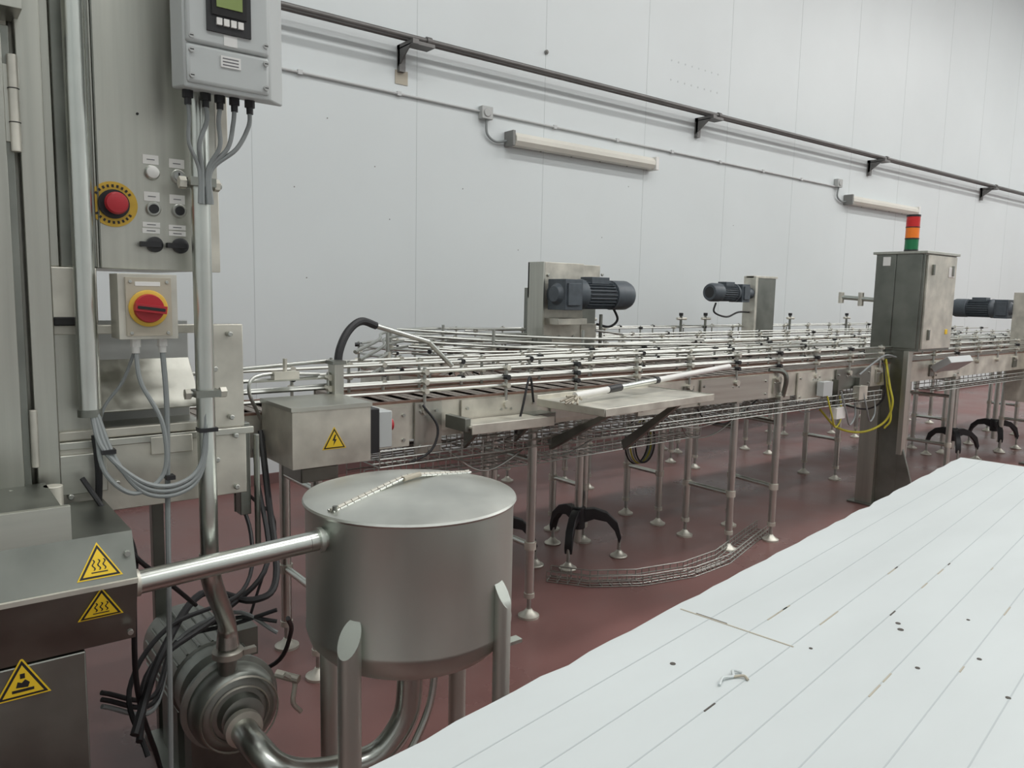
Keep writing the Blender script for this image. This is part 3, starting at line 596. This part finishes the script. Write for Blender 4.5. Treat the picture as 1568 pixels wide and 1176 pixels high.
b.tube([(4.06,3.66,.75),(4.1,3.6,.88),(4.15,3.55,.95)],.006,RUBBER)
b.done("coiled_cable",CONV)
# ---------------------------------------------------------------- black tripod leg bases
def tripod(name,cx,cy,zc,dirs,ztop,L=.26):
    b=B();b.cyl((cx,cy,zc-.14),(cx,cy,ztop),.026,PIPE,seg=18);b.cyl((cx,cy,zc-.05),(cx,cy,zc+.09),.045,BLACK,seg=18)
    for g in dirs:
        g=math.radians(g);d=V((math.cos(g),math.sin(g),0));n=V((-d.y,d.x,0))
        pts=[(.02,.03,.09),(.10,.05,.07),(.18,.03,.06),(.24,-.03,.055),(L+.01,-.12,.04)]
        vs=[];fs=[]
        for (s,z,w) in pts:
            for a,c in ((-.024,-w/2),(.024,-w/2),(.024,w/2),(-.024,w/2)): vs.append(V((cx,cy,zc))+d*s+n*a+V((0,0,z+c))+d*(0 if z>0 else .3*c))
        for i in range(len(pts)-1):
            for k in range(4): j=(k+1)%4;fs.append((i*4+k,i*4+j,i*4+4+j,i*4+4+k))
        fs+=[(3,2,1,0),(16,17,18,19)];b.add(vs,fs,BLACK)
        p=V((cx,cy,0))+d*(L+.005)
        b.cyl(p+V((0,0,.03)),p+V((0,0,zc-.1)),.011,ROD,seg=10);b.lathe(p,(0,0,1),[(0,.055),(.012,.055),(.018,.04),(.035,.022),(.045,.015)],STEELL,20)
    return b.done(name,bevel=.004)
tripod("tripod_conveyor_leg",3.28,3.46,.23,(-40,85,215),.86)
tripod("tripod_conveyor_leg",2.72,3.62,.23,(-35,90,210),.9)
tripod("tripod_conveyor_leg",8.65,3.42,.25,(-40,85,215),1.03)
tripod("tripod_conveyor_leg",9.75,3.42,.25,(-40,85,215),1.03)
# ---------------------------------------------------------------- foreground insulated panels
M=Matrix.Translation((4.02,1.55,.90))@Matrix.Rotation(math.radians(8.5),4,'Z')
b=B();Lp=4.55;W=1.3
def outline(inset,jit,zz,seed):
    r=random.Random(seed);pts=[]
    n=60
    for i in range(n+1): pts.append((-Lp*i/n,-inset-abs(r.gauss(0,jit)),zz))
    pts+=[(-Lp,-W,zz),(0,-W,zz)]
    for i in range(1,8): pts.append((-abs(r.gauss(0,jit)),-W+(W-inset)*i/8,zz))
    return pts
b.prism([M@V(p) for p in outline(.0,.005,-.004,1)],(0,0,.004),PANEL)
b.prism([M@V(p) for p in outline(.006,.003,-.084,2)],(0,0,.08),PANELE)
b.prism([M@V(p) for p in outline(.0,.004,-.088,3)],(0,0,.004),PANEL)
k=1
while k*.098<W:
    b.box(-Lp+.01,-.01,-k*.098-.0013,-k*.098+.0013,0,.0006,PANELS,M);k+=1
b.box(-2.62,-2.616,-.30,-.02,0,.0012,RUSTY,M);b.box(-2.616,-2.612,-.14,-.06,0,.0012,DIRT,M)
for (px,py,r) in [(1.76,.77,.007),(1.79,.79,.006),(1.20,.97,.006),(1.75,.60,.005),(1.95,.70,.004),(1.6,.66,.005),(1.9,.56,.005),(2.1,.62,.004),(1.5,.84,.004),(1.62,.50,.005),(2.0,.5,.004)]:
    b.cyl((px,py,.9),(px,py,.9012),r,DIRT,seg=8)
for i in range(18):
    a=random.uniform(-3.2,-1.6);c=-random.choice((.196,.294,.392,.49,.588))-.003;L2=random.uniform(.02,.07);b.box(a,a+L2,c,c+.003,0,.0012,RUSTY if i%3 else DIRT,M)
b.tube([M@V(p) for p in ((-2.89,-.27,.003),(-2.865,-.264,.007),(-2.84,-.273,.004),(-2.825,-.264,.008),(-2.81,-.276,.003))],.003,PANEL,6)
b.tube([M@V(p) for p in ((-2.84,-.273,.003),(-2.825,-.288,.005),(-2.83,-.30,.003))],.0028,RUSTY,6)
b.done("insulated_panel_stack")
b=B()
for x in (-4.2,-2.4,-.6):
    for y in (-.25,-1.1): b.box(x-.03,x+.03,y-.03,y+.03,-.9,-.13,STEELD,M)
    b.box(x-.03,x+.03,-1.2,-.12,-.13,-.088,STEELD,M)
b.done("trestle_frame")
# ---------------------------------------------------------------- lights
def area(x,y,z,sx,sy,p,col=(1,.995,.975)):
    l=bpy.data.lights.new("ceiling_light",'AREA');l.shape='RECTANGLE';l.size=sx;l.size_y=sy;l.energy=p;l.color=col
    o=bpy.data.objects.new("ceiling_light",l);o.location=(x,y,z);bpy.context.collection.objects.link(o)
for x in (-.5,4,8.5,13,17.5,21):
    for y in (-2.6,1.6,): area(x,y,ZC-.05,2.4,.5,112 if x<10 else 140)
w=bpy.data.worlds.new("World");bpy.context.scene.world=w;w.use_nodes=True
w.node_tree.nodes["Background"].inputs[0].default_value=(.8,.85,.9,1);w.node_tree.nodes["Background"].inputs[1].default_value=.3
# ---------------------------------------------------------------- camera
yaw=math.radians(38.2);p=math.radians(6.7);r=math.radians(1.2)
F=V((math.sin(yaw)*math.cos(p),math.cos(yaw)*math.cos(p),-math.sin(p)))
Rv=V((math.cos(yaw),-math.sin(yaw),0));Uv=Rv.cross(F)
R2=Rv*math.cos(r)+Uv*math.sin(r);U2=Uv*math.cos(r)-Rv*math.sin(r)
cd=bpy.data.cameras.new("camera");cd.sensor_width=36;cd.lens=27;cd.clip_start=.05
co=bpy.data.objects.new("camera",cd);bpy.context.collection.objects.link(co)
Mx=Matrix((R2,U2,-F)).transposed().to_4x4();Mx.translation=V((0,0,1.65));co.matrix_world=Mx
bpy.context.scene.camera=co
bpy.context.scene.view_settings.view_transform='Standard'
